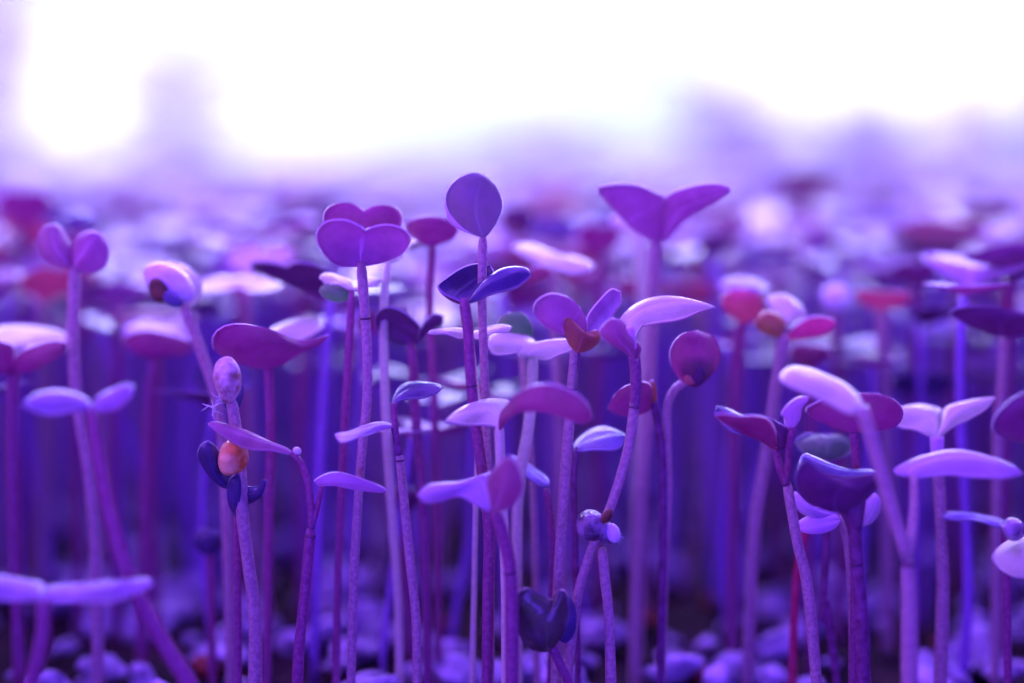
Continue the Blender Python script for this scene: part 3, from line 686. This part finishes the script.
# everything farther off: one mass
rest += inview[NIND:]
cache = {}
for i in range(24):
    k = [0, 1, 2, 3, 2, 0, 4, 2, 0, 3, 2, 1][i % 12]
    mats_all = ['rasp', 'stem_vio', 'stem_pale', 'top', 'mag', 'rim', 'lilac', 'navy', 'plum', 'rimdark', 'pale', 'blue']
    Vs, Fs, Ms, Us = [], [], [], []; off = 0
    for nm, V, Fc, mi, uv, mats in proc_geo(k, 400 + i, hi=False):
        Vs.append(V); 
        for q, f in enumerate(Fc):
            Fs.append([a + off for a in f]); Ms.append(mats_all.index(mats[mi[q]] if len(mi) else mats[0]))
        Us.append(uv if uv is not None else np.full((len(V), 2), .5)); off += len(V)
    cache[i] = (np.vstack(Vs), Fs, Ms, np.vstack(Us))
def mass(name, spots, label, zbase=0.0, smin=.80, smax=1.12):
    VV, FF, MM, UU = [], [], [], []; off = 0
    for (x, y) in spots:
        i = int(rng.integers(0, 24)); V, Fs, Ms, Us = cache[i]; a = rng.uniform(0, 6.28); s = rng.uniform(smin, smax)
        ca, sa = math.cos(a) * s, math.sin(a) * s
        VV.append(np.stack([V[:, 0] * ca - V[:, 1] * sa + x, V[:, 0] * sa + V[:, 1] * ca + y, V[:, 2] * s + zbase], 1))
        FF += [[q + off for q in f] for f in Fs]; MM += Ms; UU.append(Us); off += len(V)
    o = mesh_obj(name, np.vstack(VV), FF, [M[m] for m in mats_all], MM, uvs=np.vstack(UU))
    o['kind'] = 'stuff'; o['label'] = label; o['category'] = 'seedlings'
    return o
mass('seedling_carpet', rest, 'dense carpet of purple seedlings melting into blur toward the window')

# ------------------------------------------------------------------ growing medium, granules, hulls
M['soil'] = plain_mat('growing_medium_dark', (.012,.007,.012), .85, .15, noise=(.05,.025,.03), scale=160, bump=1.0)
M['perl'] = plain_mat('granule_pale', (.16,.13,.26), .7, .3, noise=(.74,.68,.92), scale=300, bump=.8)
nx, ny = 170, 200
xs = np.linspace(-TXH, TXH, nx); ys = TY0 + (TY1 - TY0) * np.linspace(0, 1, ny) ** 1.6
X, Yg = np.meshgrid(xs, ys, indexing='ij')
Z = .0012 * np.sin(X * 310 + 2 * np.sin(Yg * 170)) * np.cos(Yg * 270 + np.sin(X * 130)) + rng.uniform(-.0008, .0008, X.shape) - .0006
V = np.stack([X, Yg, Z], 2).reshape(-1, 3)
Fc = [(i * ny + j, (i + 1) * ny + j, (i + 1) * ny + j + 1, i * ny + j + 1) for i in range(nx - 1) for j in range(ny - 1)]
o = mesh_obj('growing_medium', V, Fc, [M['soil']]); o['kind'] = 'stuff'; o['label'] = 'dark crumbly growing medium under the seedlings'; o['category'] = 'soil'

def rock(r, seed, nu=10, nv=7):
    q = np.random.default_rng(seed); K = q.normal(size=(5, 3)) * 2.4; ph = q.uniform(0, 6.28, 5); sc3 = q.uniform(.65, 1.25, 3) * np.array([1, 1, .8])
    V = []
    for j in range(nv + 1):
        th = math.pi * j / nv
        for i in range(nu):
            a = 2 * math.pi * i / nu
            d = np.array([math.sin(th) * math.cos(a), math.sin(th) * math.sin(a), math.cos(th)])
            V.append(d * sc3 * r * (1 + .22 * np.sin(K @ d + ph).sum() / 2))
    Fc = [(j * nu + i, (j + 1) * nu + i, (j + 1) * nu + (i + 1) % nu, j * nu + (i + 1) % nu) for j in range(nv) for i in range(nu)]
    return np.array(V), Fc
gr = []
for i in range(8):
    V, Fc = rock(.0020, 50 + i, 14, 10); o = mesh_obj('granule', V, Fc, [M['perl']]); C.objects.unlink(o); gr.append((o, V, Fc))
hu = []
for i in range(4):
    V, Fc = blob(np.zeros(3), .0013, .0016, 20 * i, lump=.08, seed=80 + i, nu=16, nv=10); o = mesh_obj('seed_hull', V, Fc, [M['coat_red']]); C.objects.unlink(o); hu.append(o)
cnt = 0; far = []
for q in range(9000):
    y = TY0 + .01 + (TY1 - TY0 - .02) * rng.random() ** 1.5; x = rng.uniform(-TXH + .01, TXH - .01)
    px, py = proj(x, y, .002)
    if .225 < y < .46 and -15 < px < 1039 and cnt < 285:
        o = gr[int(rng.integers(0, 8))][0].copy(); C.objects.link(o); cnt += 1
        s = .7 + 1.7 * rng.random() ** 1.5; o.scale = (s, s, s * .7); o.location = (x, y, .0012 * s); o.rotation_euler = (rng.uniform(-.5, .5), rng.uniform(-.5, .5), rng.uniform(0, 6.28))
        o['label'] = 'pale crumb of granule lying on the dark medium between the stems'; o['category'] = 'granule'; o['group'] = 'pale granules on the growing medium'
    elif q < 5200: far.append((x, y))
VV, FF = [], []; off = 0
low = [rock(.0020, 60 + i, 6, 4) for i in range(6)]
for (x, y) in far:
    V, Fc = low[int(rng.integers(0, 6))]; s = rng.uniform(.6, 2.0)
    VV.append(V * s + np.array([x, y, .0012 * s])); FF += [[a + off for a in f] for f in Fc]; off += len(V)
o = mesh_obj('granule_litter', np.vstack(VV), FF, [M['perl']]); o['kind'] = 'stuff'; o['label'] = 'pale granules strewn all over the growing medium'; o['category'] = 'granules'
for (px, py, s) in [(207,668,1.7),(447,622,1.1),(363,531,.9),(355,533,.8),(650,617,1.2),(708,598,1.0),(395,628,1.0),(134,556,1.0),(700,672,1.2),(940,640,1.0)]:
    # on the ground along that sight line
    a = (px - 512) / F; b = -(py - 341.5) / F; dz = -SN + b * CS; t = (CZ - .0018) / -dz
    o = hu[int(rng.integers(0, 4))].copy(); C.objects.link(o); o.scale = (s * .75,) * 3; o.location = (a * t, (CS + b * SN) * t, .0016 * s * .75)
    o.rotation_euler = (rng.uniform(0, 1.5), 0, rng.uniform(0, 6)); o['label'] = 'empty red-brown seed hull on the growing medium'; o['category'] = 'seed hull'; o['group'] = 'red-brown seed hulls on the medium'

# ------------------------------------------------------------------ tray, bench, room
M['tray'] = plain_mat('black_plastic', (.02, .02, .025), .4, .4)
M['bench'] = plain_mat('bench_top_pale', (.55, .50, .62), .5, .4, noise=(.62, .58, .68), scale=6)
M['wallp'] = plain_mat('painted_wall', (.62, .52, .78), .8, .2, noise=(.66, .56, .82), scale=3)
M['floorm'] = plain_mat('floor_concrete', (.30, .26, .36), .7, .3, noise=(.38, .33, .44), scale=4)
M['frame'] = plain_mat('window_frame_lilac', (.60, .52, .80), .5, .4)
M['pot'] = plain_mat('pot_plastic', (.30, .22, .50), .5, .4)
M['sky'] = emit_mat('bright_overcast_pane', (.93, 1.0, 1.0), 1.0)
nt = M['sky'].node_tree; e = [n for n in nt.nodes if n.type == 'EMISSION'][0]
tc = nt.nodes.new('ShaderNodeTexCoord'); nz = nt.nodes.new('ShaderNodeTexNoise'); nz.inputs['Scale'].default_value = 3.2; nz.inputs['Detail'].default_value = 2
cr = nt.nodes.new('ShaderNodeValToRGB'); cr.color_ramp.elements[0].position = .40; cr.color_ramp.elements[0].color = (.95, 1.1, 1.2, 1)
cr.color_ramp.elements[1].position = .58; cr.color_ramp.elements[1].color = (1.7, 1.75, 1.8, 1)
nt.links.new(tc.outputs['Object'], nz.inputs['Vector']); nt.links.new(nz.outputs['Fac'], cr.inputs[0]); nt.links.new(cr.outputs[0], e.inputs[0])
def box(name, lo, hi, mat, parent=None, origin=None, bevel=0.0):
    x0, y0, z0 = lo; x1, y1, z1 = hi
    V = [(x0,y0,z0),(x1,y0,z0),(x1,y1,z0),(x0,y1,z0),(x0,y0,z1),(x1,y0,z1),(x1,y1,z1),(x0,y1,z1)]
    Fc = [(3,2,1,0),(4,5,6,7),(0,1,5,4),(1,2,6,5),(2,3,7,6),(3,0,4,7)]
    o = mesh_obj(name, V, Fc, [M[mat]], parent=parent, origin=origin, smooth=False)
    if bevel:
        b = o.modifiers.new('bevel', 'BEVEL'); b.width = bevel; b.segments = 2
    return o
def struct(o): o['kind'] = 'structure'; return o
t = root('grow_tray', (0, TY0, -.012), 'wide black plastic grow tray full of purple seedlings', 'tray')
og = (0, TY0, -.012)
box('tray_base', (-TXH - .006, TY0 - .006, -.012), (TXH + .006, TY1 + .006, -.004), 'tray', t, og)
for lo, hi in [((-TXH - .006, TY0 - .006, -.004), (TXH + .006, TY0, .004)), ((-TXH - .006, TY1, -.004), (TXH + .006, TY1 + .006, .004)),
               ((-TXH - .006, TY0, -.004), (-TXH, TY1, .004)), ((TXH, TY0, -.004), (TXH + .006, TY1, .004))]:
    box('tray_rim', lo, hi, 'tray', t, og, bevel=.001)
t = root('workbench', (0, .9, -.80), 'pale workbench carrying the seedling trays', 'bench'); og = (0, .9, -.80)
box('bench_top', (-1.6, .05, -.042), (1.6, 2.30, -.012), 'bench', t, og, bevel=.003)
for sx in (-1.5, 1.5):
    for yy in (.15, 2.2): box('bench_leg', (sx - .03, yy - .03, -.80), (sx + .03, yy + .03, -.042), 'bench', t, og, bevel=.003)
WY = 2.6
struct(box('floor', (-3, -1.5, -.85), (3, WY + .1, -.80), 'floorm'))
WX0, WX1, WZ0, WZ1 = -1.30, 1.45, .030, 1.25
for lo, hi in [((-3, WY, -.80), (3, WY + .1, WZ0)), ((-3, WY, WZ1), (3, WY + .1, 2.0)), ((-3, WY, WZ0), (WX0, WY + .1, WZ1)), ((WX1, WY, WZ0), (3, WY + .1, WZ1))]:
    struct(box('wall_back', lo, hi, 'wallp'))
struct(box('wall_left', (-3.1, -1.5, -.80), (-3, WY + .1, 2.0), 'wallp'))
struct(box('wall_right', (3, -1.5, -.80), (3.1, WY + .1, 2.0), 'wallp'))
struct(box('trim_1', (WX0 - .05, WY - .06, WZ0 - .03), (WX1 + .05, WY, WZ0), 'frame', bevel=.004))
w = bpy.data.objects.new('window_1', None); C.objects.link(w); w.location = (0, WY, WZ0); w['kind'] = 'structure'
og = (0, WY, WZ0)
for lo, hi in [((WX0, WY + .02, WZ0), (WX1, WY + .06, WZ0 + .03)), ((WX0, WY + .02, WZ1 - .04), (WX1, WY + .06, WZ1)),
               ((WX0, WY + .02, WZ0), (WX0 + .05, WY + .06, WZ1)), ((WX1 - .05, WY + .02, WZ0), (WX1, WY + .06, WZ1)),
               ((-.80, WY + .02, WZ0), (-.74, WY + .06, WZ1)), ((.78, WY + .02, WZ0), (.82, WY + .06, WZ1))]:
    box('window_frame', lo, hi, 'frame', w, og, bevel=.003)
box('window_pane', (WX0 + .02, WY + .062, WZ0 + .02), (WX1 - .02, WY + .068, WZ1 - .02), 'sky', w, og)

# potted plants standing far back on the bench, only soft shapes in the photograph
M['bigleaf'] = leaf_mat('big_leaf_violet', (.56,.50,.78), (.66,.60,.86), .35, (.70,.58,.95), rough=.5, spec=.4, patch=0.0)
def potted(px, pytop, Yp, wpx, label, seed, n=46, pot=True, group=None, droop=.5):
    s = Yp / F; z0 = -.012
    c = P(px, pytop, Yp); top = c[2]; W = wpx * s / 2
    r = np.random.default_rng(seed); o = root('potted_plant', (c[0], Yp, z0), label, 'potted plant', group); og = (c[0], Yp, z0)
    ph = min(.05, (top - z0) * .4); pr = min(W * .45, .05)
    prof = [(pr * .75, 0), (pr * .95, ph * .85), (pr * 1.06, ph * .86), (pr * 1.06, ph), (pr * .95, ph), (pr * .9, ph * .8), (.0005, ph * .78)]
    V = []; K = 24
    for (ra, zz) in prof: V += [(c[0] + ra * math.cos(2 * math.pi * k / K), Yp + ra * math.sin(2 * math.pi * k / K), z0 + zz) for k in range(K)]
    Fc = [(i * K + k, i * K + (k + 1) % K, (i + 1) * K + (k + 1) % K, (i + 1) * K + k) for i in range(len(prof) - 1) for k in range(K)] + [tuple(range(K - 1, -1, -1))]
    mesh_obj('pot', V, Fc, [M['pot']], parent=o, origin=og)
    VV, FF, MM, UU = [], [], [], []; off = 0; SV, SF = [], []
    for q in range(n):
        a = r.uniform(0, 6.28); rad = W * r.uniform(0, .75); h = z0 + ph + (top - z0 - ph) * r.uniform(.25, .92) * (1 - .35 * (rad / W) ** 2)
        b = np.array([c[0] + rad * math.cos(a), Yp + rad * math.sin(a), h])
        L = min(.05, W * .6) * r.uniform(.7, 1.1)
        g = proc_leaf(L, L * .8, a + r.uniform(-.6, .6), r.uniform(-.2, .9), r.uniform(-1.0, .2), .1, 10, 5, 0, 0, 0, q, b)
        VV.append(g[0]); FF += [[x + off for x in f] for f in g[1]]; UU.append(g[3]); off += len(g[0])
        st_ = np.array([c[0] + r.uniform(-.3, .3) * pr, Yp + r.uniform(-.3, .3) * pr, z0 + ph * .7])
        v, f = tube(catmull([st_, (st_ + b) / 2 + np.array([0, 0, .01]), b], 6), [.0016] * 6, 5)
        SF += [[x + len(SV) for x in ff] for ff in f]; SV += list(v)
    f = mesh_obj('foliage', np.vstack(VV), FF, [M['bigleaf']], parent=o, origin=og, uvs=np.vstack(UU)); f['kind'] = 'stuff'
    f = mesh_obj('stem', SV, SF, [M['bigleaf']], parent=o, origin=og)
potted(178, 30, 1.66, 185, 'soft lilac shape of a bushy potted plant against the window, left', 3, 38)
potted(-5, -60, 1.75, 150, 'tall hazy violet potted plant at the left edge of the window', 4, 48)
potted(735, 62, 1.50, 150, 'hazy violet potted plant before the window, right of centre', 5, 64)
potted(868, 100, 1.72, 150, 'low hazy violet potted plant, between its two taller neighbours at right', 6, 70)
potted(965, 70, 1.50, 120, 'hazy violet potted plant before the window, near the right edge', 7, 46)
potted(560, 105, 1.85, 150, 'low faint lilac potted plant before the window, at the middle', 8, 22)

# ------------------------------------------------------------------ light
def area(name, loc, size, sizey, power, col, rot=(0, 0, 0)):
    l = bpy.data.lights.new(name, 'AREA'); l.shape = 'RECTANGLE'; l.size = size; l.size_y = sizey; l.energy = power; l.color = col
    o = bpy.data.objects.new(name, l); C.objects.link(o); o.location = loc; o.rotation_euler = rot; return o
VIO = (.29, .10, 1.0)
area('grow_light_over_tray', (0, .60, .42), .9, 1.0, 14.0, VIO)
area('added_side_fill', (-.42, .02, .20), .3, .3, 1.5, (.55, .15, 1.0), (math.radians(62), 0, math.radians(-62)))  # unseen fill added at the left to give stems a light side
area('added_window_backlight', (0, 1.75, .78), 2.4, .5, 72.0, (.56, .57, 1.0), (-math.radians(62), 0, 0))  # added above the frame, stands in for window daylight rimming the leaves
area('added_bench_fill', (0, 1.9, .80), 2.2, .6, 22.0, (.50, .42, 1.0))  # unseen light added to brighten the potted plants
area('added_low_front_fill', (.05, -.06, .035), .6, .06, .95, (.12, .04, 1.0), (math.radians(90), 0, 0))  # blue fill added behind the camera to brighten gaps between stems
wd = bpy.data.worlds.new('world'); sc.world = wd; wd.use_nodes = True
bg = wd.node_tree.nodes['Background']; bg.inputs[0].default_value = (.12, .025, 1.0, 1); bg.inputs[1].default_value = .62

vs = sc.view_settings
vs.view_transform = 'Standard'; vs.look = 'None'; vs.gamma = 1.0; vs.use_curve_mapping = False; vs.exposure = 0.12
sc.cycles.max_bounces = 8; sc.cycles.diffuse_bounces = 4; sc.cycles.transmission_bounces = 4; sc.cycles.glossy_bounces = 3
sc.cycles.use_denoising = True
try: sc.cycles.denoiser = 'OPENIMAGEDENOISE'
except Exception: pass
